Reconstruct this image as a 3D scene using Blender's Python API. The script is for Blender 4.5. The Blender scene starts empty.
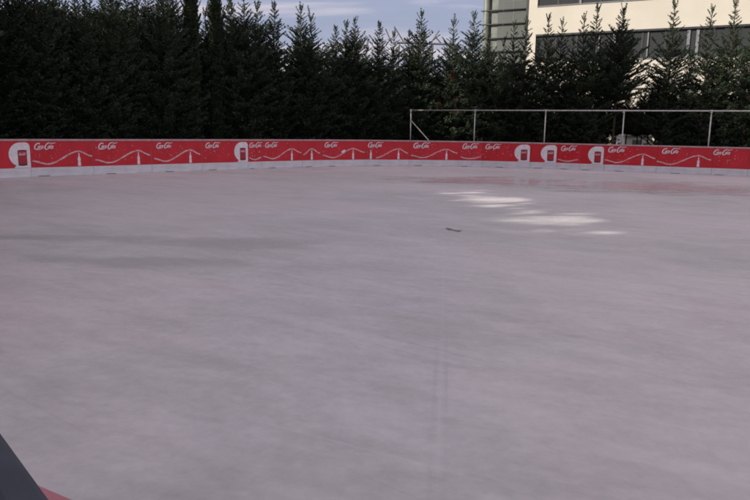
import bpy, math, random
from mathutils import Vector, Matrix, noise as pnoise
random.seed(7)
SC = bpy.context.scene
COL = SC.collection
PI = math.pi
# ------------------------------------------------------------------ survey of the place (metres)
F = 676.0; PITCH = math.radians(10.15); ROLL = math.radians(0.97); CZ = 1.58
cp, sp = math.cos(PITCH), math.sin(PITCH)
cr, sr = math.cos(ROLL), math.sin(ROLL)
fw = Vector((0, cp, -sp)); _r = Vector((1, 0, 0)); _u = Vector((0, sp, cp))
rt = _r*cr + _u*sr; up = -_r*sr + _u*cr
def ray(px, py): return fw + rt*((px-375)/F) + up*((250-py)/F)
def at(px, py, Y):
    r = ray(px, py); t = Y/r.y
    return Vector((r.x*t, Y, CZ + r.z*t))
def ground(px, py, z=0.04):
    r = ray(px, py); t = (z-CZ)/r.z
    return Vector((r.x*t, r.y*t, z))
def interp(tab, x):
    if x <= tab[0][0]: return tab[0][1] + (x-tab[0][0])*(tab[1][1]-tab[0][1])/(tab[1][0]-tab[0][0])
    for (a, b), (c, d) in zip(tab, tab[1:]):
        if x <= c: return b + (d-b)*(x-a)/(c-a)
    (a, b), (c, d) = tab[-2:]
    return d + (x-c)*(d-b)/(c-a)

# ------------------------------------------------------------------ mesh helpers
class MB:
    def __init__(s): s.v = []; s.f = []; s.m = []
    def poly(s, pts, mi=0):
        n = len(s.v); s.v += [tuple(p) for p in pts]; s.f.append(tuple(range(n, n+len(pts)))); s.m.append(mi)
    def box(s, x0, x1, y0, y1, z0, z1, mi=0):
        n = len(s.v)
        s.v += [(x0,y0,z0),(x1,y0,z0),(x1,y1,z0),(x0,y1,z0),(x0,y0,z1),(x1,y0,z1),(x1,y1,z1),(x0,y1,z1)]
        for f in ((0,3,2,1),(4,5,6,7),(0,1,5,4),(1,2,6,5),(2,3,7,6),(3,0,4,7)):
            s.f.append(tuple(n+i for i in f)); s.m.append(mi)
    def prism(s, pts, y0, y1, mi=0):            # outline in x,z, thickness in y (y0 is the front)
        n = len(s.v); k = len(pts)
        s.v += [(x, y0, z) for x, z in pts] + [(x, y1, z) for x, z in pts]
        s.f.append(tuple(range(n, n+k))); s.m.append(mi)
        s.f.append(tuple(range(n+2*k-1, n+k-1, -1))); s.m.append(mi)
        for i in range(k):
            j = (i+1) % k
            s.f.append((n+i, n+k+i, n+k+j, n+j)); s.m.append(mi)
    def tube(s, a, b, r0, r1=None, n=8, mi=0):
        r1 = r0 if r1 is None else r1
        a = Vector(a); b = Vector(b); d = (b-a).normalized()
        p = d.orthogonal().normalized(); q = d.cross(p); k = len(s.v)
        for c, r in ((a, r0), (b, r1)):
            for i in range(n):
                t = 2*PI*i/n; s.v.append(tuple(c + p*math.cos(t)*r + q*math.sin(t)*r))
        for i in range(n):
            j = (i+1) % n; s.f.append((k+i, k+j, k+n+j, k+n+i)); s.m.append(mi)
        s.f.append(tuple(k+i for i in reversed(range(n)))); s.f.append(tuple(k+n+i for i in range(n))); s.m += [mi, mi]
    def stroke(s, pts, w, y, th=0.002, mi=0):   # a flat brush stroke in the x,z plane
        L = []; R = []
        for i, p in enumerate(pts):
            a = pts[max(0, i-1)]; b = pts[min(len(pts)-1, i+1)]
            dx, dz = b[0]-a[0], b[1]-a[1]; l = math.hypot(dx, dz) or 1
            ww = w[i] if isinstance(w, (list, tuple)) else w
            nx, nz = -dz/l*ww/2, dx/l*ww/2
            L.append((p[0]+nx, p[1]+nz)); R.append((p[0]-nx, p[1]-nz))
        for i in range(len(pts)-1):
            s.v_quad(L[i], R[i], R[i+1], L[i+1], y)
    def v_quad(s, a, b, c, d, y):
        n = len(s.v); s.v += [(p[0], y, p[1]) for p in (a, b, c, d)]; s.f.append((n, n+1, n+2, n+3)); s.m.append(0)
    def build(s, name, mats, parent=None, smooth=False):
        me = bpy.data.meshes.new(name); me.from_pydata(s.v, [], s.f)
        for m in (mats if isinstance(mats, (list, tuple)) else [mats]): me.materials.append(m)
        if any(s.m): me.polygons.foreach_set('material_index', s.m)
        if smooth: me.polygons.foreach_set('use_smooth', [True]*len(me.polygons))
        me.update()
        o = bpy.data.objects.new(name, me); COL.objects.link(o)
        if parent: o.parent = parent
        return o
def tag(o, label=None, cat=None, group=None, kind=None):
    if label: o['label'] = label
    if cat: o['category'] = cat
    if group: o['group'] = group
    if kind: o['kind'] = kind
    return o
def empty(name, loc, rz=0):
    o = bpy.data.objects.new(name, None); COL.objects.link(o)
    o.location = loc; o.rotation_euler = (0, 0, rz); o.empty_display_size = .2
    return o
def copy_tree(o, parent=None):
    c = o.copy(); COL.objects.link(c); c.parent = parent
    for ch in list(o.children): copy_tree(ch, c)
    return c

# ------------------------------------------------------------------ materials
def new_mat(name):
    m = bpy.data.materials.new(name); m.use_nodes = True
    nt = m.node_tree; b = nt.nodes['Principled BSDF']
    return m, nt, b
def N(nt, t, **kw):
    n = nt.nodes.new(t)
    for k, v in kw.items():
        if k.startswith('i_'): n.inputs[int(k[2:])].default_value = v
        else: setattr(n, k, v)
    return n
def noise_mat(name, c0, c1, scale=4, rough=.6, bump=0.0, detail=5, mscale=(1,1,1), metal=0, lo=.35, hi=.65, spec=.5):
    m, nt, b = new_mat(name); L = nt.links.new
    tc = N(nt, 'ShaderNodeTexCoord'); mp = N(nt, 'ShaderNodeMapping'); mp.inputs['Scale'].default_value = mscale
    nz = N(nt, 'ShaderNodeTexNoise'); nz.inputs['Scale'].default_value = scale; nz.inputs['Detail'].default_value = detail
    rp = N(nt, 'ShaderNodeValToRGB'); e = rp.color_ramp.elements
    e[0].position = lo; e[0].color = (*c0, 1); e[1].position = hi; e[1].color = (*c1, 1)
    L(tc.outputs['Object'], mp.inputs[0]); L(mp.outputs[0], nz.inputs['Vector']); L(nz.outputs['Fac'], rp.inputs[0]); L(rp.outputs[0], b.inputs['Base Color'])
    b.inputs['Roughness'].default_value = rough; b.inputs['Metallic'].default_value = metal
    b.inputs['Specular IOR Level'].default_value = spec
    if bump:
        bp = N(nt, 'ShaderNodeBump'); bp.inputs['Strength'].default_value = bump; bp.inputs['Distance'].default_value = .02
        L(nz.outputs['Fac'], bp.inputs['Height']); L(bp.outputs[0], b.inputs['Normal'])
    return m
M = {}
M['red'] = noise_mat('banner_red_vinyl', (.50,.008,.016), (.60,.014,.028), 2.2, .42, .25, mscale=(1,1,.4))
M['print'] = noise_mat('printed_white', (.72,.66,.68), (.85,.80,.82), 9, .45)
M['pink_print'] = noise_mat('printed_pale_pink', (.62,.34,.36), (.75,.55,.56), 9, .45)
M['sparkle'] = noise_mat('printed_pink_flecks', (.62,.16,.18), (.80,.52,.54), 14, .45)
M['can'] = noise_mat('printed_can_red', (.36,.012,.02), (.46,.02,.03), 5, .45)
M['can_dark'] = noise_mat('printed_can_dark', (.035,.02,.035), (.07,.04,.06), 12, .45)
M['plastic'] = noise_mat('white_board_plastic', (.60,.60,.63), (.74,.74,.76), 2.5, .38, .1, mscale=(1,1,3))
M['rail'] = noise_mat('pale_pink_rail', (.44,.27,.27), (.56,.37,.37), 6, .4)
M['slot'] = noise_mat('dark_slot', (.08,.08,.085), (.14,.14,.14), 8, .7)
M['pad'] = noise_mat('dark_blue_pad', (.012,.020,.032), (.020,.032,.048), 6, .55, .2)
M['galv'] = noise_mat('galvanised_steel', (.42,.41,.38), (.60,.58,.54), 12, .45, .1, metal=.35)
M['bark'] = noise_mat('bark', (.045,.032,.022), (.11,.08,.06), 9, .9, .6, mscale=(1,1,.2))
M['facade'] = noise_mat('cream_render', (.54,.50,.42), (.60,.555,.475), .5, .85, .05)
M['frame'] = noise_mat('dark_window_frame', (.030,.032,.036), (.05,.05,.055), 6, .4)
M['mull'] = noise_mat('grey_mullion', (.16,.17,.18), (.23,.24,.25), 4, .4)
M['column'] = noise_mat('grey_green_cladding', (.13,.145,.125), (.18,.195,.17), 2, .5)
M['band'] = noise_mat('dark_metal_band', (.022,.025,.028), (.04,.04,.045), 4, .4)
M['blind'] = noise_mat('pale_yellow_blind', (.60,.60,.30), (.72,.70,.40), 3, .8)
M['room'] = noise_mat('dim_room', (.38,.38,.38), (.60,.58,.55), 1.2, .9)
M['roofgrey'] = noise_mat('grey_roof_sheet', (.10,.10,.105), (.16,.155,.15), 5, .7, .2)
M['kiosk'] = noise_mat('white_painted_boards', (.82,.80,.76), (.88,.86,.82), 4, .6)
M['steel'] = noise_mat('weathered_steel', (.09,.09,.10), (.15,.14,.15), 5, .6)
M['twig'] = noise_mat('wet_twig', (.11,.098,.095), (.19,.16,.155), 20, .7)
M['soil'] = noise_mat('ground_soil_and_grass', (.035,.04,.022), (.085,.075,.05), 1.4, .95, .5)
M['asphalt'] = noise_mat('pavement_asphalt', (.05,.05,.05), (.08,.078,.075), 6, .9, .3)
M['redline'] = noise_mat('faded_red_paint', (.42,.15,.18), (.50,.20,.23), 3, .4)

def foliage(name, c0, c1, scale=1.3):
    m, nt, b = new_mat(name); L = nt.links.new
    tc = N(nt, 'ShaderNodeTexCoord'); nz = N(nt, 'ShaderNodeTexNoise'); nz.inputs['Scale'].default_value = scale; nz.inputs['Detail'].default_value = 6
    oi = N(nt, 'ShaderNodeObjectInfo')
    rp = N(nt, 'ShaderNodeValToRGB'); e = rp.color_ramp.elements
    e[0].position = .3; e[0].color = (*c0, 1); e[1].position = .72; e[1].color = (*c1, 1)
    hs = N(nt, 'ShaderNodeHueSaturation')
    mr = N(nt, 'ShaderNodeMapRange'); mr.inputs['To Min'].default_value = .75; mr.inputs['To Max'].default_value = 1.25
    L(oi.outputs['Random'], mr.inputs[0]); L(mr.outputs[0], hs.inputs['Value'])
    L(tc.outputs['Object'], nz.inputs['Vector']); L(nz.outputs['Fac'], rp.inputs[0]); L(rp.outputs[0], hs.inputs['Color'])
    L(hs.outputs[0], b.inputs['Base Color'])
    b.inputs['Roughness'].default_value = .75; b.inputs['Specular IOR Level'].default_value = .25
    return m
M['leaf'] = foliage('conifer_foliage', (.028,.044,.026), (.062,.082,.046))
M['leaf_col'] = foliage('dense_column_foliage', (.022,.036,.018), (.042,.056,.026), 2.5)
M['leaf_dead'] = foliage('browned_foliage', (.07,.038,.02), (.12,.06,.03))

def glass_mat(name, sky_grey=(.09,.095,.10), rough=.05):
    m, nt, b = new_mat(name); L = nt.links.new
    tr = N(nt, 'ShaderNodeBsdfTransparent'); tr.inputs[0].default_value = (.74,.80,.80,1)
    gl = N(nt, 'ShaderNodeBsdfGlossy'); gl.inputs['Roughness'].default_value = rough; gl.inputs['Color'].default_value = (.8,.85,.9,1)
    fr = N(nt, 'ShaderNodeFresnel'); fr.inputs[0].default_value = 1.5
    ml = N(nt, 'ShaderNodeMath', operation='MULTIPLY_ADD'); ml.inputs[1].default_value = 1.6; ml.inputs[2].default_value = .06
    tc = N(nt, 'ShaderNodeTexCoord'); nz = N(nt, 'ShaderNodeTexNoise'); nz.inputs['Scale'].default_value = .9
    bp = N(nt, 'ShaderNodeBump'); bp.inputs['Strength'].default_value = .15; bp.inputs['Distance'].default_value = .03
    L(tc.outputs['Object'], nz.inputs['Vector']); L(nz.outputs['Fac'], bp.inputs['Height']); L(bp.outputs[0], gl.inputs['Normal'])
    df = N(nt, 'ShaderNodeBsdfDiffuse'); df.inputs[0].default_value = (*sky_grey, 1)  # diffuse grey in the pane stands in for reflected sky
    m0 = N(nt, 'ShaderNodeMixShader'); m0.inputs[0].default_value = .6; L(tr.outputs[0], m0.inputs[1]); L(df.outputs[0], m0.inputs[2]); tr = m0
    mx = N(nt, 'ShaderNodeMixShader'); out = nt.nodes['Material Output']
    L(fr.outputs[0], ml.inputs[0]); L(ml.outputs[0], mx.inputs[0]); L(tr.outputs[0], mx.inputs[1]); L(gl.outputs[0], mx.inputs[2]); L(mx.outputs[0], out.inputs[0])
    nt.nodes.remove(b)
    return m
M['glass'] = glass_mat('window_glass')
M['glass_bay'] = glass_mat('sky_grey_stair_glass', (.24,.255,.24), .12)  # lighter painted grey in place of the bay's sky reflection

def ice_mat():
    m, nt, b = new_mat('scuffed_wet_ice'); L = nt.links.new
    geo = N(nt, 'ShaderNodeNewGeometry'); P = geo.outputs['Position']
    def mapping(scale, rot=0, loc=(0,0,0)):
        m0 = N(nt, 'ShaderNodeMapping'); m0.inputs['Rotation'].default_value = (0,0,rot); m0.inputs['Location'].default_value = loc
        mp = N(nt, 'ShaderNodeMapping'); mp.inputs['Scale'].default_value = scale
        L(P, m0.inputs[0]); L(m0.outputs[0], mp.inputs[0]); return mp.outputs[0]
    def noise(vec, scale, detail=6, rough=.6, dist=0):
        n = N(nt, 'ShaderNodeTexNoise'); n.inputs['Scale'].default_value = scale; n.inputs['Detail'].default_value = detail
        n.inputs['Roughness'].default_value = rough; n.inputs['Distortion'].default_value = dist; L(vec, n.inputs['Vector']); return n.outputs['Fac']
    def mr(v, a, bb, c, d, smooth=False):
        r = N(nt, 'ShaderNodeMapRange'); r.inputs['From Min'].default_value = a; r.inputs['From Max'].default_value = bb
        r.inputs['To Min'].default_value = c; r.inputs['To Max'].default_value = d
        if smooth: r.interpolation_type = 'SMOOTHSTEP'
        L(v, r.inputs[0]); return r.outputs[0]
    def mth(op, a, bb):
        n = N(nt, 'ShaderNodeMath', operation=op)
        for i, v in enumerate((a, bb)):
            if isinstance(v, (int, float)): n.inputs[i].default_value = v
            else: L(v, n.inputs[i])
        return n.outputs[0]
    def mixc(f, a, bb, typ='MIX'):
        n = N(nt, 'ShaderNodeMixRGB', blend_type=typ)
        for i, v in enumerate((f, a, bb)):
            if isinstance(v, tuple): n.inputs[i].default_value = (*v, 1)
            elif isinstance(v, (int, float)): n.inputs[i].default_value = v
            else: L(v, n.inputs[i])
        return n.outputs[0]
    big = noise(mapping((.7,1,1), .3), .22, 7, .60)
    med = noise(mapping((.75,1.1,1), .55), .8, 8, .66, .5)
    # skate and resurfacer streaks, two directions
    st1 = noise(mapping((.5,1.9,1), .62), 1.5, 9, .70)
    st2 = noise(mapping((.8,3,1), .25), 2.6, 7, .65)
    fine = noise(P, 14, 5, .6)
    col = mixc(mr(big,.42,.60,0,1,True), ICE0, ICE1)
    col = mixc(mr(med,.35,.7,0,.55,True), col, ICE2)
    col = mixc(.17, col, mixc(mr(st1,.3,.7,0,1), (.25,.25,.25), (.75,.75,.75)), 'OVERLAY')
    col = mixc(.09, col, mixc(mr(st2,.3,.7,0,1), (.2,.2,.2), (.8,.8,.8)), 'OVERLAY')
    col = mixc(.12, col, mixc(mr(fine,.3,.7,0,1), (.2,.2,.2), (.8,.8,.8)), 'OVERLAY')
    st3 = noise(mapping((.12,16,1), .66), 1.2, 3, .5)
    sc = mth('MULTIPLY', mr(st3, .66, .72, 0, 1), mr(noise(P, .35, 3), .45, .6, 0, .34))
    col = mixc(sc, col, (.30,.29,.30))
    st4 = noise(mapping((.15,13,1), .48, (4,2,0)), 1.1, 3, .5)
    sc = mth('MULTIPLY', mr(st4, .66, .72, 0, 1), mr(noise(P, .3, 3), .42, .6, 0, .45))
    col = mixc(sc, col, (.68,.67,.69))
    # patch masks where melt water stands on the ice
    sepx = N(nt, 'ShaderNodeSeparateXYZ'); L(P, sepx.inputs[0])
    wob = mth('MULTIPLY', mth('SUBTRACT', noise(mapping((.7,1.5,1)), .8, 7, .68), .5), 3.2)
    def blob(cx, cy, rx, ry):
        dx = mth('DIVIDE', mth('SUBTRACT', sepx.outputs[0], cx), rx); dy = mth('DIVIDE', mth('SUBTRACT', sepx.outputs[1], cy), ry)
        d = mth('SQRT', mth('ADD', mth('MULTIPLY', dx, dx), mth('MULTIPLY', dy, dy)), 0)
        return mr(mth('ADD', d, wob), .35, 1.30, 1, 0, True)
    wet = None
    for q in WET:
        v = blob(*q); wet = v if wet is None else mth('MAXIMUM', wet, v)
    dark = None
    for q in DARK:
        v = blob(*q); dark = v if dark is None else mth('MAXIMUM', dark, v)
    col = mixc(mth('MULTIPLY', dark, .45), col, (.27,.27,.26))
    # joint between two ice mats, running away from the viewer
    jx = mth('ABSOLUTE', mth('SUBTRACT', mth('ADD', sepx.outputs[0], mth('MULTIPLY', sepx.outputs[1], JOINT_K)), JOINT_X), 0)
    j = mth('MULTIPLY', mr(jx, .003, .014, 1, 0), mr(noise(mapping((1,1,1)), .8, 3), .42, .6, .1, .55))
    j = mth('MULTIPLY', j, mr(sepx.outputs[1], 8.5, 10.5, 1, 0))
    col = mixc(mth('MULTIPLY', j, .55), col, (.60,.58,.62))
    jx2 = mth('ABSOLUTE', mth('SUBTRACT', jx, .035), 0)
    j2 = mth('MULTIPLY', mr(jx2, .004, .016, 1, 0), mr(sepx.outputs[1], 4.0, 6.5, .35, 0))
    col = mixc(mth('MULTIPLY', mth('MULTIPLY', j2, mr(noise(P, .7, 3), .4, .6, .1, .8)), .5), col, (.25,.24,.25))
    L(col, b.inputs['Base Color'])
    rg = mr(mth('ADD', mth('MULTIPLY', med, .6), mth('MULTIPLY', st1, .4)), .35, .65, .52, .36)
    rg = mixc(wet, rg, mr(st1, .35, .65, .12, .27)) 
    L(rg, b.inputs['Roughness'])
    b.inputs['IOR'].default_value = 1.31
    bp = N(nt, 'ShaderNodeBump'); bp.inputs['Distance'].default_value = .004; bp.inputs['Strength'].default_value = .35
    h = mth('ADD', mth('MULTIPLY', st1, .7), mth('MULTIPLY', fine, .25)); L(h, bp.inputs['Height'])
    L(mth('MULTIPLY', mth('SUBTRACT', 1, wet), .35), bp.inputs['Strength'])
    L(bp.outputs[0], b.inputs['Normal'])
    return m
ICE0 = (.44,.432,.432); ICE1 = (.54,.503,.522); ICE2 = (.605,.59,.588)
def blob_at(px, py, wpx, hpx):
    a = ground(px-wpx, py); c = ground(px+wpx, py); f = ground(px, py-hpx); n = ground(px, py+hpx); o = ground(px, py)
    return (o.x, o.y, (c.x-a.x)/2, (f.y-n.y)/2)
WET = [blob_at(500, 181, 100, 5), blob_at(650, 187, 110, 7), blob_at(490, 166.8, 30, 2)]
DARK = [blob_at(60, 237, 120, 4), blob_at(230, 243, 90, 6), blob_at(150, 262, 140, 6)]
g1, g2 = ground(443, 300), ground(437, 495)
JOINT_K = -(g1.x-g2.x)/(g1.y-g2.y); JOINT_X = g1.x + JOINT_K*g1.y
M['ice'] = ice_mat()

# ------------------------------------------------------------------ rink outline
DEP = [(-60,17.6), (0,19.27), (65,20.4), (130,21.9), (190,23.5), (250,25.3), (310,27.3), (370,28.9), (430,29.6), (490,29.6), (555,28.9), (620,27.7), (690,26.8), (750,26.0), (800,25.3)]
def base_pt(px):
    Y = interp(DEP, px); r = ray(px, 160); return Vector((r.x/r.y*Y, Y, 0))
PANELS = [  # px0, px1, items, label
 (-24,29.9,[('patch',8,29.6)],'red advertising board with a white rounded shape and can, leftmost in the rink fence'),
 (29.9,93,[('logo',35,54),('wave',31.5,91.5,78.5),('bottle',78.5)],'red advertising board just right of the leftmost can picture, with logo and wavy ribbon'),
 (93,151.5,[('logo',99,116),('wave',94.5,150,138),('bottle',138)],'second logo and bottle board from the left end of the rink fence'),
 (151.5,202,[('logo',157,171),('wave',153.5,200,190),('bottle',190)],'third logo and bottle board from the left end of the rink fence'),
 (202,248,[('logo',206,219),('patch',234,247.6)],'board with both a logo and can picture, in the left half of the rink'),
 (248,262,[('logo',249.8,261.2),('dip',249,261)],'narrow red board with a lone logo, just right of the left half can picture'),
 (262,302,[('logo',265.5,277),('wave',263,301,291.6),('bottle',291.6)],'logo and bottle board second to the right of the left half can picture'),
 (302,321,[('crest',303,320,311.6),('bottle',311.6)],'narrow red board with a bottle under a ribbon arch and no logo'),
 (321,366,[('logo',325,337),('wave',322.5,364.5,353),('bottle',353),('fleck',341,345)],'red board with a pale leaf shaped fleck between its logo and bottle'),
 (366,409,[('logo',368.5,382),('bottle',370.8),('crest',376,408,398.5),('bottle',398.5)],'red board with two bottles, left of where the pipe fence begins'),
 (409,459,[('logo',414,429),('wave',411,457.5,446.6),('bottle',446.6)],'logo and bottle board below the diagonal brace of the pipe fence'),
 (459,482,[('logo',463,477.5),('dip',460.5,481)],'narrow red board with a logo below the second pipe fence post'),
 (482,530.5,[('logo',486,500),('patch',514.6,530)],'red board with logo and can picture, left one of the close pair of can pictures'),
 (530.5,557.3,[('patch',541,556.8)],'short red board holding only the right one of the close pair of can pictures'),
 (557.3,580,[('logo',561.7,576),('dip',558.5,579)],'narrow red logo board between the pair of can pictures and the rightmost can picture'),
 (580,604.5,[('patch',588.5,604)],'short red board with the rightmost can picture of the rink fence'),
 (604.5,657,[('logo',609,625),('wave',605.5,656,643.4),('bottle',643.4)],'logo and bottle board below the white kiosk seen through the trees'),
 (657,712.5,[('logo',663,679),('wave',658,712,699.5),('bottle',699.5)],'logo and bottle board below the rightmost pipe fence post'),
 (712.5,748.8,[('logo',714.5,731)],'red board with logo and pale flecks but no bottle, near the right end'),
 (748.8,800,[],'plain red board at the far right end of the fence'),
]
H_B = 1.13; Z0 = .30
GB = 'advertising boards around the ice rink'

def logo(mb, x0, z0, w, h, y):
    """flowing script wordmark Coca-Cola as overlapping brush strokes"""
    S = .22
    cnt = [0]
    def st(pts, wd):
        cnt[0] += 1
        q = [(x0 + (px + S*(pz-.4)*.6)*w, z0 + pz*h) for px, pz in pts]
        n = len(q)
        ws = [wd*.72*h*(.62 + .6*math.sin(PI*min(1, max(0, (i+.5)/n)))) for i in range(n)]
        mb.stroke(q, ws, y - .0004*cnt[0])
    def arc(cx, cz, rx, rz, a0, a1, n=12):
        return [(cx + rx*math.cos(math.radians(a0+(a1-a0)*i/n)), cz + rz*math.sin(math.radians(a0+(a1-a0)*i/n))) for i in range(n+1)]
    st(arc(.115,.50,.105,.42,60,320,16), .19)             # C
    st(arc(.155,.86,.05,.10,-60,200,8), .10)
    st(arc(.215,.36,.034,.20,0,360), .12)                 # o
    st(arc(.305,.36,.034,.20,50,310), .12)                # c
    st(arc(.385,.36,.034,.20,0,360), .12)                 # a
    st([(.425,.56),(.42,.4),(.425,.2),(.45,.16)], .12)
    st([(.475,.38),(.515,.41)], .12)                       # hyphen
    st(arc(.615,.50,.095,.44,70,320,16), .19)             # C
    st([(.56,.93),(.62,1.0),(.70,.98),(.79,.90),(.86,.93),(.93,1.0),(.97,.95)], .12)   # swash over ola
    st(arc(.705,.36,.034,.20,0,360), .12)                 # o
    st([(.765,.74),(.762,.45),(.768,.22),(.79,.16)], .13) # l
    st(arc(.865,.36,.037,.20,0,360), .12)                 # a
    st([(.912,.56),(.906,.4),(.912,.2),(.955,.18)], .12)
    st([(.08,.12),(.16,.0),(.28,.06),(.36,.02)], .08)     # tail of the first C
def bottle_pts(xc, z0, h):
    prof = [(.0,.155),(.04,.17),(.18,.165),(.34,.125),(.50,.165),(.60,.15),(.72,.085),(.80,.055),(.94,.055),(.95,.07),(1,.07)]
    return [(xc - r*h*.72, z0 + t*h) for t, r in reversed(prof)] + [(xc + r*h*.72, z0 + t*h) for t, r in prof]
def make_board(p, q, items, label, seed, group=GB):
    """p, q: base ends seen from inside the rink, left to right"""
    d = q - p; Lg = d.length; ang = math.atan2(d.y, d.x)
    root = tag(empty('rink_board', (p.x, p.y, 0), ang), label, 'rink board', group)
    g = .004
    b = MB(); b.box(g, Lg-g, 0, .045, .04, H_B-.02)
    for xx in (.25, Lg-.25):
        if Lg > .8: b.tube((xx, .05, .05), (xx, .05, 1.05), .018)
    b.build('backing_panel', M['plastic'], root)
    k = MB(); k.box(g, Lg-g, -.014, -.001, .042, Z0)
    k.build('kick_plate', M['plastic'], root)
    r = MB(); r.box(g, Lg-g, -.022, .055, H_B-.055, H_B)
    r.build('top_rail', M['rail'], root)
    s = MB(); rr = random.Random(seed)
    c = rr.uniform(.05, .3)*Lg; s.box(c, c+min(.32, Lg*.3), -.018, -.0145, .045, .061)
    s.build('drain_slot', M['slot'], root)
    def s_of(px):
        r_ = ray(px, 150); u = Vector((r_.x, r_.y)); e = Vector((d.x, d.y))
        den = u.x*e.y - u.y*e.x
        return Lg*(-(u.x*p.y - u.y*p.x)/den) if abs(den) > 1e-9 else 0
    ba = MB(); n = max(2, int(Lg/.28)); zt, zb = H_B-.06, Z0+.004
    # vinyl banner, very slightly rippled
    rows = 5; idx = {}
    for i in range(n+1):
        for j in range(rows+1):
            x = g + (Lg-2*g)*i/n; z = zb + (zt-zb)*j/rows
            idx[i, j] = len(ba.v); ba.v.append((x, -.006 - (.002*math.sin(i*2.1+seed) if 0 < j < rows else 0), z))
    for i in range(n):
        for j in range(rows):
            ba.f.append((idx[i,j], idx[i+1,j], idx[i+1,j+1], idx[i,j+1])); ba.m.append(0)
    sp_ = [(s_of(it[1]), s_of(it[2])) for it in items if it[0] == 'logo'] + ([(Lg*.2, Lg*.5)] if not items else [])
    for a, c2 in sp_:                                  # printed star flecks, part of the banner's own surface
        for i in range(34):
            x = rr.uniform(a-.12, min(Lg-.04, c2+.55)); z = zb + (zt-zb)*rr.uniform(.16, .92)
            if a-.02 < x < c2+.02 and z > zb+(zt-zb)*.62: continue
            if x < .03: continue
            s_ = rr.choice((.010,.013,.016,.026)); t = rr.uniform(0, 1.5); n0 = len(ba.v)
            for k_ in range(8):
                r_ = s_ if k_ % 2 == 0 else s_*.42
                ba.v.append((x + r_*math.cos(t+k_*PI/4), -.0122, z + r_*math.sin(t+k_*PI/4)))
            ba.f.append(tuple(range(n0, n0+8))); ba.m.append(1)
    ban = ba.build('advert_banner', [M['red'], M['sparkle']], root)
    Hr = zt - zb; yf = -.013
    def strip(px0, px1, fn, nm, dash=True):
        a, c2 = s_of(px0), s_of(px1); mb = MB(); x = a; kk = 0
        while x < c2 - .01:
            st = rr.uniform(.028, .06)
            x2 = min(c2, x+st); t0, t1 = (x-a)/(c2-a), (x2-a)/(c2-a)
            w_ = rr.uniform(.034, .052)
            j = rr.uniform(-.004, .004)
            gp = .1 if rr.random() < .75 else .4
            t1g = t0 + (t1-t0)*(1-gp*.5)
            mb.stroke([(x, zb+Hr*fn(t0)+j), (a+(c2-a)*t1g, zb+Hr*fn(t1g)+j)], w_, yf-.0005)
            x = x2
        if mb.v: mb.build(nm, M['pink_print'], ban)
    def smooth(tab, t):
        for (a, b_), (c_, d_) in zip(tab, tab[1:]):
            if t <= c_:
                q_ = (t-a)/(c_-a); q_ = q_*q_*(3-2*q_); return b_+(d_-b_)*q_
        return tab[-1][1]
    lx = []
    for it in items:
        if it[0] == 'logo':
            a, c2 = s_of(it[1]), s_of(it[2]); w = c2-a; mb = MB()
            a -= w*.03; c2 += w*.04; w = c2-a; h = min(.26, w*.36); lx.append((a, c2))
            logo(mb, a, zb+Hr*.80-h/2, w, h, yf); mb.build('logo_lettering', M['print'], ban)
        elif it[0] == 'wave':
            tb = (s_of(it[3])-s_of(it[1]))/(s_of(it[2])-s_of(it[1]))
            strip(it[1], it[2], lambda t: smooth([(0,.25),(.24,.12),(tb,.60),(1.0,.40)], t), 'ribbon')
        elif it[0] == 'dip':
            strip(it[1], it[2], lambda t: .20-.10*math.sin(PI*min(1, t*1.1)), 'ribbon')
        elif it[0] == 'crest':
            tb = (s_of(it[3])-s_of(it[1]))/(s_of(it[2])-s_of(it[1]))
            strip(it[1], it[2], lambda t: smooth([(0,.30 if it[2]-it[1] < 20 else .1),(tb,.60),(1.0,.36)], t), 'ribbon')
        elif it[0] == 'bottle':
            mb = MB(); mb.prism(bottle_pts(s_of(it[1]), zb+.02, Hr*.50), yf-.002, yf+.001); mb.build('bottle_print', M['print'], ban)
        elif it[0] == 'fleck':
            a, c2 = s_of(it[1]), s_of(it[2]); mb = MB()
            mb.prism([(a, zb+Hr*.42), (a+.05, zb+Hr*.36), (c2+.02, zb+Hr*.47), (c2, zb+Hr*.55), (a+.06, zb+Hr*.50)], yf-.002, yf+.001)
            mb.build('leaf_fleck', M['print'], ban)
        elif it[0] == 'patch':
            a, c2 = s_of(it[1]), s_of(it[2]); w = c2-a; pts = []
            for i in range(15):
                t = PI*.5 + PI*i/14*.86
                pts.append((a+w*.56+w*.56*math.cos(t), zb+Hr*.50+Hr*.45*math.sin(t)))
            pts += [(a+w*.22, zb+.004), (c2, zb+.004), (c2, zb+Hr*.82), (c2-w*.06, zb+Hr*.91), (c2-w*.18, zb+Hr*.95)]
            mb = MB(); mb.prism(list(reversed(pts)), yf-.001, yf+.002); mb.build('white_patch', M['print'], ban)
            x0, x1 = a+w*.42, a+w*.84; zc0, zc1 = zb+Hr*.10, zb+Hr*.66; e = (x1-x0)
            mb = MB()
            def can(x0, x1, z0, z1, y, mi):
                e = x1-x0; P_ = []
                for i in range(9):
                    t = i/8; P_.append((x0+e*t, z0 - .07*e*math.sin(PI*t)))
                for i in range(9):
                    t = 1-i/8; P_.append((x0+e*t, z1 + .05*e*math.sin(PI*t)))
                mb.prism(P_, y, y+.001, mi)
            can(x0, x1, zc0, zc1, yf-.0030, 1); can(x0+e*.06, x1-e*.04, zc0+.045, zc1-.022, yf-.0050, 0)
            mb.build('can_print', [M['can'], M['can_dark']], ban)
            mb = MB(); logo(mb, x0+e*.14, zc0+(zc1-zc0)*.66, e*.76, e*.30, yf-.0055); mb.build('can_lettering', M['print'], ban)
    return root
edge = []
for i, (a, b_, items, label) in enumerate(PANELS):
    p, q = base_pt(a), base_pt(b_)
    make_board(p, q, items, label, i+3); edge.append(p)
edge.append(base_pt(800))
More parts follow.
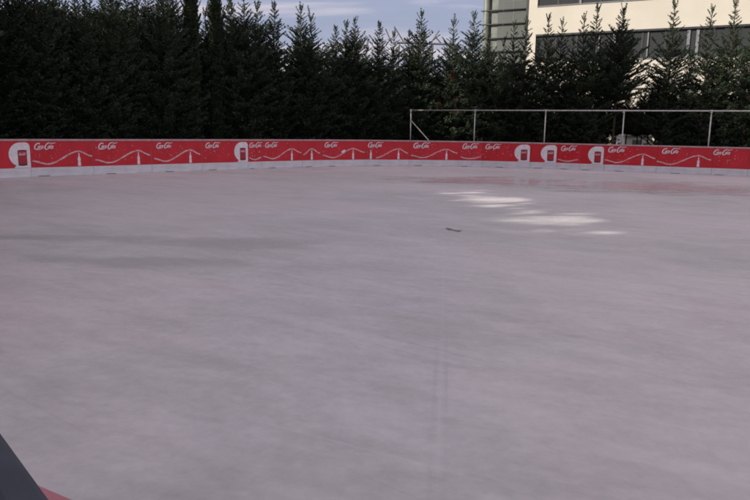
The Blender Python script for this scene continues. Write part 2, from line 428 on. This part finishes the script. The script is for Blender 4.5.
# the boards carry on past both sides of the photograph
left_out = [Vector(v) for v in ((-.35,.80,0),(-1.85,2.50,0),(-3.32,4.14,0),(-4.80,5.80,0),(-6.27,7.45,0),(-7.75,9.10,0),(-9.3,10.75,0),(-10.6,12.6,0),(-11.45,14.6,0))]
for v_ in left_out[:4]: v_ -= Vector((.75,.66,0))*.115
left_out.append((left_out[-1]+base_pt(-24))/2 + Vector((-.12,0,0)))
left_out = [Vector((1.15,-.95,0)) - Vector((.75,.66,0))*.115] + left_out + [base_pt(-24)]
right_out = [base_pt(800)]
for a, L_ in ((-22,2.1),(-40,2.1),(-60,2.1),(-78,2.2)):
    right_out.append(right_out[-1] + Vector((math.cos(math.radians(a)), math.sin(math.radians(a)), 0))*L_)
for i in range(3):                                   # near boards carry the dark padded cap
    p, q = left_out[i], left_out[i+1]
    d = q-p; Lg = d.length; ang = math.atan2(-d.y, -d.x)
    # seen from inside the rink the left end is q
    root = tag(empty('rink_board', (q.x, q.y, 0), ang), ['rink board with dark blue padded cap directly under the viewer','rink board with dark blue padded top in the near left corner','rink board with dark padded top, beyond the near left corner one'][i], 'rink board', GB)
    n_in = Vector((-d.y, d.x, 0)).normalized()
    b = MB(); b.box(.004, Lg-.004, -.025, .025, .04, 1.02); b.build('backing_panel', M['plastic'], root)
    c = MB(); W = .085; N_ = 10; pts = []
    for j in range(N_+1):
        t = PI*j/N_; pts.append((W*math.cos(t), 1.055+.045*math.sin(t)))
    pts = [(W, 1.0)] + pts + [(-W, 1.0)]
    k = len(pts)
    for X in (.002, Lg-.002):
        c.v += [(X, y, z) for y, z in pts]
    for j in range(k):
        j2 = (j+1) % k; c.f.append((j, j2, k+j2, k+j)); c.m.append(0)
    c.f.append(tuple(range(k))); c.m.append(0); c.f.append(tuple(range(2*k-1, k-1, -1))); c.m.append(0)
    c.build('padded_cap', M['pad'], root, smooth=False)
for i in range(3, len(left_out)-1):
    make_board(left_out[i], left_out[i+1], [], 'plain red rink board left of the photograph, on the side run of the rink', 60+i, 'plain red boards on the side runs')
for i in range(len(right_out)-1):
    make_board(right_out[i], right_out[i+1], [], 'plain red rink board right of the photograph, on the curve of the rink', 80+i, 'plain red boards on the right curve')

# ------------------------------------------------------------------ ice and ground
g = MB(); R = 900
g.poly([(-R,-R,-.02),(R,-R,-.02),(R,R,-.02),(-R,R,-.02)])
tag(g.build('ground', M['soil']), kind='structure')
outline = left_out[:-1] + [base_pt(-24)] + edge[1:-1] + right_out + [Vector((24,8,0)), Vector((21,-3,0)), Vector((12,-8,0))]
g = MB(); g.poly([(p.x, p.y, .04) for p in reversed(outline)])
top = list(outline)
for i in range(len(top)):
    a, c = top[i], top[(i+1) % len(top)]
    g.poly([(a.x,a.y,.04),(c.x,c.y,.04),(c.x,c.y,-.05),(a.x,a.y,-.05)])
tag(g.build('ice', M['ice']), kind='structure')
g = MB(); g.poly([(-18,28,-.012),(-6,37,-.012),(60,-6,-.012),(20,-30,-.012),(-18,-30,-.012)])
tag(g.build('pavement', M['asphalt']), kind='structure')
a, b_ = ground(36, 485.5), ground(71, 500.5)
d = (b_-a).normalized(); nrm = Vector((-d.y, d.x, 0))
if nrm.y > 0: nrm = -nrm
g = MB(); A = a-d*1.0; B = b_+d*.12
g.poly([(v.x, v.y, .044) for v in (A, A+nrm*.3, B+nrm*.3, B)])
tag(g.build('painted_line', M['redline']), kind='structure')

# twig on the ice
tw = MB(); c = ground(452, 229, .05); rr = random.Random(5)
def T(px, py, z=.05): return ground(px, py, z)
for (a0, b0, r0) in (((446.5,228.2),(450.5,228.9),.012),((450.2,229.0),(456,230.6),.009),((455.5,230.8),(462,230.6),.011),((450,228.6),(448.6,230.2),.006),((457,230.6),(459.5,231.9),.006)):
    tw.tube(T(*a0), T(*b0), r0*.6, r0*.35, 6)
for i in range(5):
    p = T(447+i*3, 228.6+i*.5, .052); s = .035
    tw.poly([p+Vector((-s,0,0)), p+Vector((0,-s*.7,.01)), p+Vector((s,0,.016)), p+Vector((0,s*.8,.004))])
o = tw.build('fallen_twig', M['twig']); tag(o, 'small dark wet twig with leaf scraps lying on the open ice', 'twig')

# ------------------------------------------------------------------ pipe fence behind the boards
f = tag(empty('pipe_fence', (1.63,33.4,0), math.atan2(27.2-33.4, 13.16-1.63)), 'tall open galvanised pipe fence with one top rail behind the red boards', 'fence')
SPN = math.hypot(6.2, 11.53)/4; HF = 2.5
m = MB(); m.tube((-.03,0,HF), (SPN*5+.03,0,HF), .030, n=12); m.build('top_rail', M['galv'], f, True)
for i in range(6):
    m = MB(); m.tube((SPN*i,0,-.02), (SPN*i,0,HF-.02), .027, n=12); m.build('post', M['galv'], f, True)
for i in range(6):
    m = MB(); m.tube((SPN*i-.06,0,HF), (SPN*i+.06,0,HF), .041, n=12); m.tube((SPN*i,0,HF-.11), (SPN*i,0,HF-.035), .036, n=12); m.build('clamp', M['galv'], f, True)
m = MB(); m.tube((.02,-.03,2.02), (1.75,-.03,.35), .026, n=10); m.build('brace', M['galv'], f, True)
m = MB()
for x in (2.4, 4.1, 6.9, 9.1, 10.6):
    m.tube((x,0,HF-.04), (x+.03,-.01,HF-.11), .012, n=6)
m.build('wire_tie', M['galv'], f)

# ------------------------------------------------------------------ conifers
def make_tree(name, H, seed, maxr=1.05, taper=.45, nb=230, columnar=False, skirt=.3, lean=0, dead=False, dens=1.0):
    rr = random.Random(seed)
    root = empty(name, (0,0,0))
    tr = MB(); segs = 9; prev = None
    bend = [(rr.uniform(-.03,.03), rr.uniform(-.03,.03)) for _ in range(segs+1)]
    def axis(z):
        t = z/H*segs; i = min(segs-1, int(t)); q = t-i
        bx = bend[i][0]*(1-q)+bend[i+1][0]*q; by = bend[i][1]*(1-q)+bend[i+1][1]*q
        return Vector((bx+lean*(z/H)**2, by, z))
    for i in range(segs):
        z0, z1 = H*i/segs, H*(i+1)/segs
        tr.tube(axis(z0)-Vector((0,0,.03)), axis(z1), .011*H*(1-i/segs)+.008, .011*H*(1-(i+1)/segs)+.008, 8)
    cr_ = MB(); dd = MB()
    lob = [rr.uniform(.75,1.25) for _ in range(12)]
    def blade(mb, a, b_, w):
        d = b_-a
        n = d.cross(Vector((rr.uniform(-1,1), rr.uniform(-1,1), rr.uniform(-1,1))))
        if n.length < 1e-6: return
        n.normalize(); n *= w/2
        mid = a + d*.45
        k = len(mb.v); mb.v += [tuple(a), tuple(mid+n), tuple(b_), tuple(mid-n)]; mb.f.append((k,k+1,k+2,k+3)); mb.m.append(0)
    for i in range(nb):
        t = (i+rr.random())/nb
        dz = (H-skirt)*(t**.74)                       # distance below the top
        z = H - dz - .05
        if columnar: rad = maxr*min(1, (dz/.9)**.5)*rr.uniform(.9,1.05)
        else:
            rad = min(maxr, .06 + taper*.66*dz + max(0, dz-2.0)*.22)
            rad *= lob[int(z*1.7) % 12]*rr.uniform(.62,1.2)
            if rr.random() < .10: rad *= 1.3
            if z < 1.3: rad *= .8
        wlim = rr.uniform(.7, 2.7)
        wisp = (not columnar) and dz < wlim
        if wisp and dz > .3 and rr.random() < .15: continue
        az = i*2.399 + rr.uniform(-.4,.4)
        el = math.radians(rr.uniform(58,72) if columnar else (rr.uniform(18,42) if dz < 2 else rr.uniform(8,38)))
        if dz < .35: el = math.radians(rr.uniform(50,75))
        L_ = rad/math.cos(el) if not columnar else rad*1.35
        o = axis(z); hz = Vector((math.cos(az), math.sin(az), 0))
        nseg = max(3, int(L_/(.075 if wisp else .11))); pts = []
        for k in range(nseg+1):
            s = k/nseg
            e = el + (.35*(s-.3) if not columnar else .3*s)
            pts.append(o + hz*(L_*s*math.cos(el)) + Vector((0,0,L_*s*math.sin(el) + .10*L_*s*s - (.10*L_*s if dz > 3 else 0))))
        tr.tube(pts[0], pts[nseg*2//3], .006+.008*L_, .004, 4)
        side = Vector((-hz.y, hz.x, 0)); tgt = cr_
        if dead and 2.6 < dz < 4.6 and rr.random() < .22: tgt = dd
        for k in range(1, nseg+1):
            s = k/nseg; p = pts[k]; d = (pts[k]-pts[k-1]).normalized()
            tl = (.10+.19*min(1, L_))*(1.15-s*.75)*(1.3 if columnar else min(1, .55+dz*.2))
            if wisp:
                for sd in (-1, 1, 0):
                    dirn = (d*1.0 + side*sd*rr.uniform(.6,1.0) + Vector((0,0,rr.uniform(-.1,.35)))).normalized()
                    q = p + dirn*(.075+.10*min(1, L_))*(1.25-s*.6)*rr.uniform(.8,1.3)
                    blade(tgt, p, q, .040)
                    blade(tgt, (p+q)/2, (p+q)/2 + (dirn + side*rr.uniform(-.9,.9) + Vector((0,0,.3))).normalized()*rr.uniform(.05,.10), .036)
                blade(tgt, pts[k-1], p + d*.03, .036)
                if k == nseg: blade(tgt, p, p + d*.10, .03)
                continue
            for sd in (-1, 1, 0):
                if rr.random() > (dens if dz > 2.2 else .8): continue
                dirn = (d*(.9 if sd else 1.2) + side*sd*rr.uniform(.6,1.1) + Vector((0,0,rr.uniform(-.25,.45)))).normalized()
                q = p + dirn*tl*rr.uniform(.7,1.2)
                blade(tgt, p, q, .035)
                nb_ = 3 if sd else 2
                for j in range(nb_):
                    a = p + (q-p)*((j+.6)/(nb_+.3))
                    for s2 in (-1, 1):
                        dv = (dirn*.7 + side*s2*rr.uniform(.3,.9)*(1 if not sd else .6) + d*.5*s2*(1 if sd else 0) + Vector((0,0,rr.uniform(-.1,.5)))).normalized()
                        blade(tgt, a, a + dv*rr.uniform(.06,.14), rr.uniform(.028,.045))
    # leader spire
    o = axis(H-.06)
    for k in range(14):
        p = o - Vector((0,0,k*.035)); a = rr.uniform(0, 6.28)
        blade(cr_, p, p+Vector((math.cos(a)*.07, math.sin(a)*.07, .08)), .03)
    blade(cr_, o, o+Vector((0,0,.2)), .03)
    tr.build('trunk', M['bark'], root)
    cr_.build('crown', M['leaf_col'] if columnar else M['leaf'], root)
    if dd.v: dd.build('dead_foliage', M['leaf_dead'], root)
    return root
HB = 7.0
protos = []
for k, (mr_, tp, nb, sd) in enumerate(((1.0,.42,330,11),(1.15,.52,350,22),(.85,.36,310,33),(1.05,.47,340,44),(1.25,.50,360,55))):
    protos.append([make_tree('conifer_tree', HB, sd, mr_, tp, nb), False])
p_col = [make_tree('columnar_cypress', HB, 66, .50, nb=480, columnar=True), False]
p_dead = [make_tree('conifer_tree', HB, 77, 1.0, .45, 280, dead=True), False]
p_thin = [[make_tree('conifer_tree', HB, 101, .95, .36, 235, dens=.78), False], [make_tree('conifer_tree', HB, 102, 1.1, .42, 225, dens=.75), False], [make_tree('conifer_tree', HB, 103, .85, .33, 215, dens=.75), False]]
p_skirt = [make_tree('conifer_tree', HB, 88, 1.15, .44, 230, skirt=2.9, dens=.78), False]
def place(pr, loc, H, rz, label, cat, group):
    o = pr[0] if not pr[1] else copy_tree(pr[0])
    pr[1] = True
    s = H/HB
    o.location = loc; o.rotation_euler = (0,0,rz); o.scale = (s*.5+.5, s*.5+.5, s) if s > 1 else (s, s, s)
    return tag(o, label, cat, group)
ROW = [(-60,23.2),(0,24.6),(60,25.4),(120,26.8),(190,28.6),(250,30.4),(310,32.4),(370,34.4),(430,35.6),(490,35.4),(555,34.4),(620,33.2),(690,32.0),(750,31.2),(820,30.2)]
GT = 'conifers of the hedge behind the rink'
FR = [ # px, top y, proto, dY, label
 (-16,-34,1,0,'tall dark conifer cut by the left edge of the photo'),
 (9,-26,3,.4,'dark conifer above the leftmost can picture board'),
 (33,-24,0,.2,'dark conifer second from the left, left of the thin sky gaps'),
 (58,-6,2,.5,'thin topped conifer with sky gaps showing at the upper left'),
 (84,-3,2,.2,'loose conifer with sky gaps on both sides at the upper left'),
 (112,-8,3,.3,'conifer right of the upper left sky gaps'),
 (136,-2,0,.4,'conifer with feathery twigs left of the widest upper left sky gap'),
 (163,-14,4,0,'broad dark conifer left of the first columnar cypress'),
 (189,-22,'c',0,'left one of two columnar cypresses, rising straight past the photo top'),
 (215,1,'c',.2,'right one of two columnar cypresses, with a rounded top'),
 (229,-4,2,.6,'thin feathery conifer just right of the round topped cypress'),
 (244,-6,1,0,'tall greenish conifer, the tallest right of the columnar cypresses'),
 (257,4,0,.3,'conifer on the right shoulder of the tall greenish one'),
 (274,1,2,0,'slender conifer with thin spire standing alone before open sky'),
 (301,7,0,.3,'conifer with a sharp spire, left of a broader one, left of the middle'),
 (311,17,1,0,'broad conifer with blunt top, left of the wide sky gap'),
 (336,25,2,.2,'narrow conifer with short spire, first right of the wide sky gap'),
 (346,23,0,.6,'thin conifer squeezed between two spires at the middle left'),
 (355,19,3,0,'conifer with upswept right arm at the middle of the row'),
 (367,48,1,.1,'low conifer crown filling the dip at the middle of the row'),
 (380,21,2,.1,'conifer with a needle spire just right of the dip'),
 (394,33,0,.4,'ragged conifer in front of the left props of the steel gantry'),
 (410,30,2,.6,'conifer close behind the left shoulder of the tallest centre tree'),
 (422,13,0,0,'tallest centre conifer, left of the steel gantry prop'),
 (438,62,1,.3,'low conifer below the steel gantry prop'),
 (454,20,'d',0,'conifer with browned foliage, right of the steel gantry'),
 (474,14,0,.1,'slender conifer just left of the glass stair bay'),
 (489,36,3,.3,'conifer before the left pillar of the glass bay'),
 (504,38,1,0,'dark conifer before the lower glass bay'),
 (515,24,2,.4,'conifer spire before the middle of the glass bay'),
 (527,20,2,-.1,'pale tipped conifer before the corner of the cream wall'),
 (539,42,3,.2,'dark conifer before the left end of the window strip'),
 (549,17,0,.1,'conifer spire left of the thin one, above the left window strip'),
 (563,21,2,.3,'thin conifer spire above the left window strip'),
 (574,40,1,.5,'low dark conifer between two spires before the window strip'),
 (585,16,2,0,'small spire left of the tallest one on the cream wall'),
 (598,7,0,-.1,'tallest conifer spire standing out on the left cream wall'),
 (611,44,3,.4,'low conifer between the two tall spires on the cream wall'),
 (623,9,'s',.1,'conifer spire with long low branches, left of the cream gap'),
 (646,86,'s',.2,'low bushy conifer over the white kiosk, in the gap before the wall'),
 (661,72,'s',.5,'low conifer left of the broad right hand spire'),
 (675,3,3,0,'broad conifer spire left of the pale double mullion'),
 (692,52,1,.3,'low conifer below the pale double mullion'),
 (712,8,2,0,'thin bare topped spire, second from the right edge'),
 (724,40,3,.4,'low conifer between the two rightmost spires'),
 (736,2,0,.1,'rightmost tall conifer spire with wide feathery arms'),
 (757,14,1,0,'conifer cut by the right edge of the photo'),
 (785,10,3,.2,'conifer just right of the photo edge'),
]
rr = random.Random(3)
for px, yt, kind, dY, label in FR:
    Y = interp(ROW, px) + dY
    p = at(px, yt, Y); H = p.z
    if px > 500 and not isinstance(kind, str): pr_ = p_thin[kind % 3]
    else: pr_ = None
    pr = pr_ or {'c': p_col, 'd': p_dead, 's': p_skirt}.get(kind) if isinstance(kind, str) else (pr_ or protos[kind])
    place(pr, (p.x, p.y, -.02), H, rr.uniform(0, 6.28), label, 'cypress' if kind == 'c' else 'conifer', GT)
# low fill behind the front row
GB2 = 'lower conifers filling in behind the front row'
for row, (off, ylo, yhi, stp) in enumerate(((1.5, 62, 88, 17), (2.6, 55, 88, 19))):
    px = -30 + row*8
    while px < 800:
        Y = interp(ROW, px) + off + rr.uniform(-.2,.2)
        y = rr.uniform(ylo, yhi)
        if px < 180: y = rr.uniform(-22, 14)
        elif px < 235: y = rr.uniform(2, 34)
        elif px < 330: y = rr.uniform(48, 70)
        if px > 520: y = rr.uniform(84, 98)
        if not (610 < px < 668):
            p = at(px, y, Y)
            place(protos[rr.choice((0,1,3,4))], (p.x, p.y, -.02), p.z, rr.uniform(0,6.28), 'dark conifer filling in behind the front row of the hedge', 'conifer', GB2)
        px += stp*rr.uniform(.8,1.2)*(.75 if px < 240 else 1)
for px, y in ((619,93),(630,90),(641,94),(652,91),(664,93)):
    p = at(px, y, interp(ROW, px)+1.3)
    place(p_skirt, (p.x, p.y, -.02), p.z, rr.uniform(0,6.28), 'low conifer with a bare foot hanging over the white kiosk', 'conifer', 'low conifers over the white kiosk')
# added unseen trees left of the rink, made tall to shade the ice
GS = 'added conifers out of view, shading the rink from the left'
SUN_DIR = Vector((-.88,-.47,0)).normalized(); EL = math.radians(30.0)
sd = Vector((SUN_DIR.x*math.cos(EL), SUN_DIR.y*math.cos(EL), math.sin(EL)))
line = [(-13.6,20.4),(-16.4,17.0),(-17.6,11),(-17.8,4),(-17.4,-3),(-16.6,-10),(-15.4,-17),(-14,-24),(-11,-29)]
side = []
for (x0,y0),(x1,y1) in zip(line, line[1:]):
    n = max(1, round(math.hypot(x1-x0, y1-y0)/1.5))
    for i in range(n):
        t = i/n; k = rr.choice((1,3,4))
        for q in (0, 1):
            tx, ty = x0+(x1-x0)*t+rr.uniform(-.2,.2)-q*1.7, y0+(y1-y0)*t+q*.7
            for gpx, gpy, hw in ((553,222,1.05),(490,198,1.0)):       # trunks kept off the paths of the two sun shafts
                c = ground(gpx, gpy); pd = (tx-c.x)*(-SUN_DIR.y) + (ty-c.y)*SUN_DIR.x
                if abs(pd) < hw:
                    mv = (hw if pd > 0 else -hw) - pd
                    ty += mv/SUN_DIR.x
            side.append(place(protos[k], (tx, ty, -.02), rr.uniform(25,27) if y0 > 3 else rr.uniform(21,23), rr.uniform(0,6.28), 'tall conifer added out of view left of the rink to shade the ice', 'conifer', GS))
# crown and branch faces cut away so sun shafts imitate glare on the ice
bpy.context.view_layer.update()
GAPS = []
for px, py, rx, ry in ((529,219,.80,1.0),(575,217,.60,1.2),(567,232,.85,.55),(494,200,1.1,1.5),(470,192,.9,1.0),(550,220,.9,.8),(535,211,.7,.6),(505,207,.7,.5),(487,181,1.0,.6)):
    c = ground(px, py); GAPS.append((c.x, c.y, rx, ry))
for o in side:
    dx, dy = o.location.x-6, o.location.y-14
    if abs(dx*SUN_DIR.y - dy*SUN_DIR.x) > 7.5: continue
    for ch in o.children:
        isc = ch.name.startswith('crown')
        Mw = ch.matrix_world; me = ch.data; vs_ = [Mw @ v.co for v in me.vertices]; keep = []; cut = False
        for p in me.polygons:
            vi = p.vertices
            if not isc and p.index < 90: keep.append(tuple(vi)); continue
            c = vs_[vi[0]]*.5 + vs_[vi[2]]*.5; t = (c.z-.04)/sd.z; X = c.x-sd.x*t; Y = c.y-sd.y*t
            hit = False
            for cx, cy, rx, ry in GAPS:
                q = math.sqrt(((X-cx)/rx)**2 + ((Y-cy)/ry)**2)*.80
                if q < 1.5:
                    q += .55*pnoise.noise(Vector((X*.9, Y*2.2, 3.0))) + .25*pnoise.noise(Vector((X*2.3, Y*5.5, 9.0)))
                    if q < 1 and rr.random() < (1.08-q)*2.6: hit = True; break
            if hit: cut = True
            else: keep.append(tuple(vi))
        if cut:
            nm = bpy.data.meshes.new('crown' if isc else 'trunk'); nm.from_pydata([v.co for v in me.vertices], [], keep); nm.materials.append(me.materials[0]); nm.update(); ch.data = nm

# ------------------------------------------------------------------ building
U = Vector((.883,-.469,0)).normalized()
bd = tag(empty('office_building', (10.05,45,0), math.atan2(U.y, U.x)), 'cream rendered office block with dark strip windows and a glass stair bay', 'building')
UR = 26.0; UL = -.55; TOP = 15.6; DEPTH = 11
strips = [(6.0,7.68),(9.39,11.05),(12.75,14.4)]
# facade bands with openings; left pier; body behind
w = MB(); T_ = .3
zs = [0, 4.16]
w.box(UL, UR, 0, T_, 0, 4.16)
w.box(UL, UR, 0, T_, 4.30, 6.0); w.box(UL, UR, 0, T_, 7.68, 9.39); w.box(UL, UR, 0, T_, 11.05, 12.75); w.box(UL, UR, 0, T_, 14.4, TOP)
for z0, z1 in strips:
    w.box(UL, 0.0, 0, T_, z0, z1); w.box(UR-.8, UR, 0, T_, z0, z1)
w.box(UR-.3, UR, T_, DEPTH, 0, TOP); w.box(-3.9, UR-.3, DEPTH-.3, DEPTH, 0, TOP); w.box(-3.9,-3.6, 1.2, DEPTH-.3, 0, TOP)
w.build('wall', M['facade'], bd)
w = MB(); w.box(UL+.01, UR-.01, .02, T_, 4.163, 4.297); w.build('string_course', M['band'], bd)
w = MB(); w.box(-4.0, UR+.1, -.1, DEPTH+.1, TOP+.002, TOP+.25); w.build('roof', M['roofgrey'], bd)
w = MB(); 
for z in (3.6, 5.55, 8.9, 12.3): w.box(-3.55, UR-.35, .35, DEPTH-.35, z, z+.2)
w.box(-3.55, UR-.35, 4.5, 4.6, .02, TOP-.05); w.build('interior', M['room'], bd)
for si, (z0, z1) in enumerate(strips):
    u = 0.012
    while u < UR-1.0:
        wd = 1.28 if int(u/1.28) % 7 != 6 else 1.28
        u1 = min(u+wd, UR-.81)
        fr = MB(); a = .055; yy0, yy1 = .09, .17
        fr.box(u, u1, yy0, yy1, z1-.16, z1-.002); fr.box(u, u1, yy0, yy1, z0+.002, z0+.09)
        fr.box(u, u+a, yy0, yy1, z0+.09, z1-.16); fr.box(u1-a, u1, yy0, yy1, z0+.09, z1-.16)
        wf = fr.build('window', M['frame'], bd)
        pn = MB(); pn.box(u+a, u1-a, .12, .135, z0+.09, z1-.16); pn.build('pane', M['glass'], wf)
        u = u1+.004
    # pale vertical fins seen in the strip
for um in ((3.9,4.75,6.72,8.88,9.36,12.9,15.5) ):
    z0, z1 = strips[0]
    m = MB(); m.box(um, um+(.16 if um in (4.75,8.88,9.36) else .07), .03, .115, z0+.01, z1-.165); m.build('mullion', M['mull'], bd)
for um in (2.6,5.2,9.1,13):
    z0, z1 = strips[1]
    m = MB(); m.box(um, um+.12, .03, .115, z0+.01, z1-.165); m.build('mullion', M['mull'], bd)
for z0, z1 in strips:                                    # dark drip edge over each strip
    m = MB(); m.box(.0, UR-.8, -.03, .085, z1-.09, z1+.02); m.build('drip_edge', M['frame'], bd)
    m = MB(); m.box(.0, UR-.8, -.04, .085, z0-.03, z0+.02); m.build('sill', M['mull'], bd)
m = MB(); m.box(7.2,7.24,.3,.34,6.3,7.2); m.box(3.3,5.0,.8,.84,6.4,7.5); m.build('blind', M['kiosk'], bd)
# glass stair bay left of the cream wall
bay = MB(); bay.box(UL-.16, UL-.004, -.02, .5, 0, TOP); bay.build('bay_post', M['band'], bd)
m = MB(); m.tube((-3.42,.22,0), (-3.42,.22,TOP), .24, n=20); m.build('pillar', M['column'], bd, True)
m = MB(); m.box(-3.05,-2.62,.16,.5,0,TOP); m.build('pillar', M['column'], bd)
z = .2
lv = [1.2,2.25,3.15,4.05,4.95,5.9,6.75,7.6,8.49,9.36,10.25,11.15,12.0,12.9,13.8,14.7]
m = MB()
for z in lv: m.box(-3.75, UL-.17, -.04, .09, z-.028, z+.028)
m.build('horizontal_band', M['band'], bd)
m = MB()
for uu in (-1.55,): m.box(uu-.015, uu+.015, .095, .115, 0, TOP)
m.build('glazing_bar', M['mull'], bd)
for z0, z1 in zip([.05]+lv, lv+[TOP-.05]):
    m = MB(); m.box(-2.6, UL-.18, .12, .14, z0+.04, z1-.04); m.build('pane', M['glass_bay'], bd)
m = MB(); m.box(-2.5, UL-.3, .55, .6, 9.15, 10.2); m.box(-2.58,-2.30,.5,.54,7.7,10.2); m.box(-2.5,UL-.3,.55,.6,12.3,13.4); m.build('blind', M['blind'], bd)

# ------------------------------------------------------------------ kiosk behind the trees
k0 = at(622.5, 133, 37.0); k1 = at(655, 133, 37.0); ze = k0.z; w_ = (k1.x-k0.x)
kx = (k0.x+k1.x)/2
ks = tag(empty('garden_kiosk', (kx, 37.9, 0), .08), 'low white kiosk with grey hipped roof, glimpsed through the trees', 'kiosk')
h = w_/2
m = MB(); m.box(-h+.1, h-.1, -h+.1, h-.1, -.02, ze-.14); m.build('wall', M['kiosk'], ks)
m = MB(); m.box(-h+.55, -h+1.05, -h+.085, -h+.097, .1, ze-.35); m.build('door', M['mull'], ks)
m = MB(); m.box(-h, h, -h, h, ze-.138, ze); m.build('fascia', M['kiosk'], ks)
m = MB(); e = h+.03; ap = ze+.48
base = [(-e,-e,ze+.003),(e,-e,ze+.003),(e,e,ze+.003),(-e,e,ze+.003)]
for i in range(4): m.poly([base[i], base[(i+1)%4], (0,0,ap)])
m.poly(list(reversed(base))); rf = m.build('roof', M['roofgrey'], ks)
m = MB(); m.tube((0,0,ap-.05),(0,0,ap+.12),.03,.015,8); m.build('finial', M['kiosk'], rf)

# ------------------------------------------------------------------ steel gantry far behind the hedge
YG = 58.0
def gp(px, py): return at(px, py, YG)
o0 = gp(432, 100); gr = tag(empty('steel_gantry', (o0.x, YG, 0)), 'distant grey steel gantry with slanted props rising above the treetops', 'gantry')
def loc(px, py): v = gp(px, py); return Vector((v.x-o0.x, 0, v.z))
m = MB(); m.tube(loc(397,42.6), loc(452,44.3), .085, n=8); m.build('beam', M['steel'], gr)
for px in (399, 432.5, 450):
    a = loc(px, 44); m = MB(); m.tube(Vector((a.x,0,-.02)), Vector((a.x,0,a.z-.09)), .09 if px == 432.5 else .07, n=8); m.build('post', M['steel'], gr)
for (a, b_, r_) in (((430.5,43.2),(439.3,30.3),.055),((435.5,36.8),(441.2,43.4),.055),((394.2,26.5),(404,42.4),.055),((385.5,28.8),(391.5,42.4),.05),((391,42.4),(395,27.5),.03)):
    m = MB(); m.tube(loc(*a), loc(*b_), r_, n=6); m.build('prop', M['steel'], gr)

# ------------------------------------------------------------------ light
sl = bpy.data.lights.new('Sun', 'SUN'); sl.energy = 5.0; sl.angle = math.radians(.5); sl.color = (1.0,.93,.82)
so = bpy.data.objects.new('sun', sl); COL.objects.link(so)
so.rotation_euler = sd.to_track_quat('Z', 'Y').to_euler()
W = bpy.data.worlds.new('World'); SC.world = W; W.use_nodes = True
nt = W.node_tree; L = nt.links.new; bg = nt.nodes['Background']
sky = N(nt, 'ShaderNodeTexSky'); sky.sky_type = 'NISHITA'; sky.sun_disc = False
sky.sun_elevation = EL; sky.sun_rotation = math.atan2(SUN_DIR.x, SUN_DIR.y); sky.air_density = 1.2; sky.dust_density = 2.0
tc = N(nt, 'ShaderNodeTexCoord'); sx = N(nt, 'ShaderNodeSeparateXYZ'); L(tc.outputs['Generated'], sx.inputs[0])
# project the view direction onto a flat cloud deck
mx = N(nt, 'ShaderNodeMath', operation='MAXIMUM'); L(sx.outputs[2], mx.inputs[0]); mx.inputs[1].default_value = .03
ad = N(nt, 'ShaderNodeMath', operation='ADD'); L(mx.outputs[0], ad.inputs[0]); ad.inputs[1].default_value = .10
dv = N(nt, 'ShaderNodeVectorMath', operation='DIVIDE'); cb = N(nt, 'ShaderNodeCombineXYZ')
for i in range(3): L(ad.outputs[0], cb.inputs[i])
L(tc.outputs['Generated'], dv.inputs[0]); L(cb.outputs[0], dv.inputs[1])
mp = N(nt, 'ShaderNodeMapping'); mp.inputs['Scale'].default_value = (.55,1.0,0); mp.inputs['Location'].default_value = (3.6,1.2,0); mp.inputs['Rotation'].default_value = (0,0,.15)
L(dv.outputs[0], mp.inputs[0])
nz = N(nt, 'ShaderNodeTexNoise'); nz.inputs['Scale'].default_value = 1.25; nz.inputs['Detail'].default_value = 8; nz.inputs['Roughness'].default_value = .55; nz.inputs['Distortion'].default_value = .4
L(mp.outputs[0], nz.inputs['Vector'])
rp = N(nt, 'ShaderNodeValToRGB'); e = rp.color_ramp.elements
e[0].position = .36; e[0].color = (3.5/8,3.85/8,5.4/8,1); e[1].position = .62; e[1].color = (7.2/8,6.5/8,7.4/8,1)
x_ = rp.color_ramp.elements.new(.50); x_.color = (3.9/8,4.2/8,6.0/8,1)
L(nz.outputs['Fac'], rp.inputs[0])
ml = N(nt, 'ShaderNodeVectorMath', operation='SCALE'); ml.inputs['Scale'].default_value = 8.0; L(rp.outputs[0], ml.inputs[0])
zr = N(nt, 'ShaderNodeMapRange'); zr.inputs['From Min'].default_value = .22; zr.inputs['From Max'].default_value = .75; zr.inputs['To Max'].default_value = 1; L(sx.outputs[2], zr.inputs[0])
zc = N(nt, 'ShaderNodeMixRGB', blend_type='MULTIPLY'); zc.inputs[2].default_value = (2.30,1.92,1.55,1); L(zr.outputs[0], zc.inputs[0]); L(ml.outputs[0], zc.inputs[1]); ml = zc
mc = N(nt, 'ShaderNodeMixRGB'); mc.inputs[0].default_value = .80; L(sky.outputs[0], mc.inputs[1]); L(ml.outputs[0], mc.inputs[2])
L(mc.outputs[0], bg.inputs[0]); bg.inputs[1].default_value = .10

# ------------------------------------------------------------------ camera
cd = bpy.data.cameras.new('Camera'); cd.sensor_width = 36; cd.lens = 36*F/750; cd.clip_start = .05; cd.clip_end = 3000
co = bpy.data.objects.new('camera', cd); COL.objects.link(co); co.location = (0,0,CZ)
co.matrix_world = Matrix(((rt.x, up.x, -fw.x, 0), (rt.y, up.y, -fw.y, 0), (rt.z, up.z, -fw.z, CZ), (0,0,0,1)))
SC.camera = co
vs = SC.view_settings; vs.view_transform = 'Standard'; vs.look = 'None'; vs.gamma = 1; vs.exposure = 0; vs.use_curve_mapping = False
SC.cycles.pixel_filter_type = 'BLACKMAN_HARRIS'; SC.cycles.filter_width = 1.8
SC.render.resolution_x = 1024; SC.render.resolution_y = 683
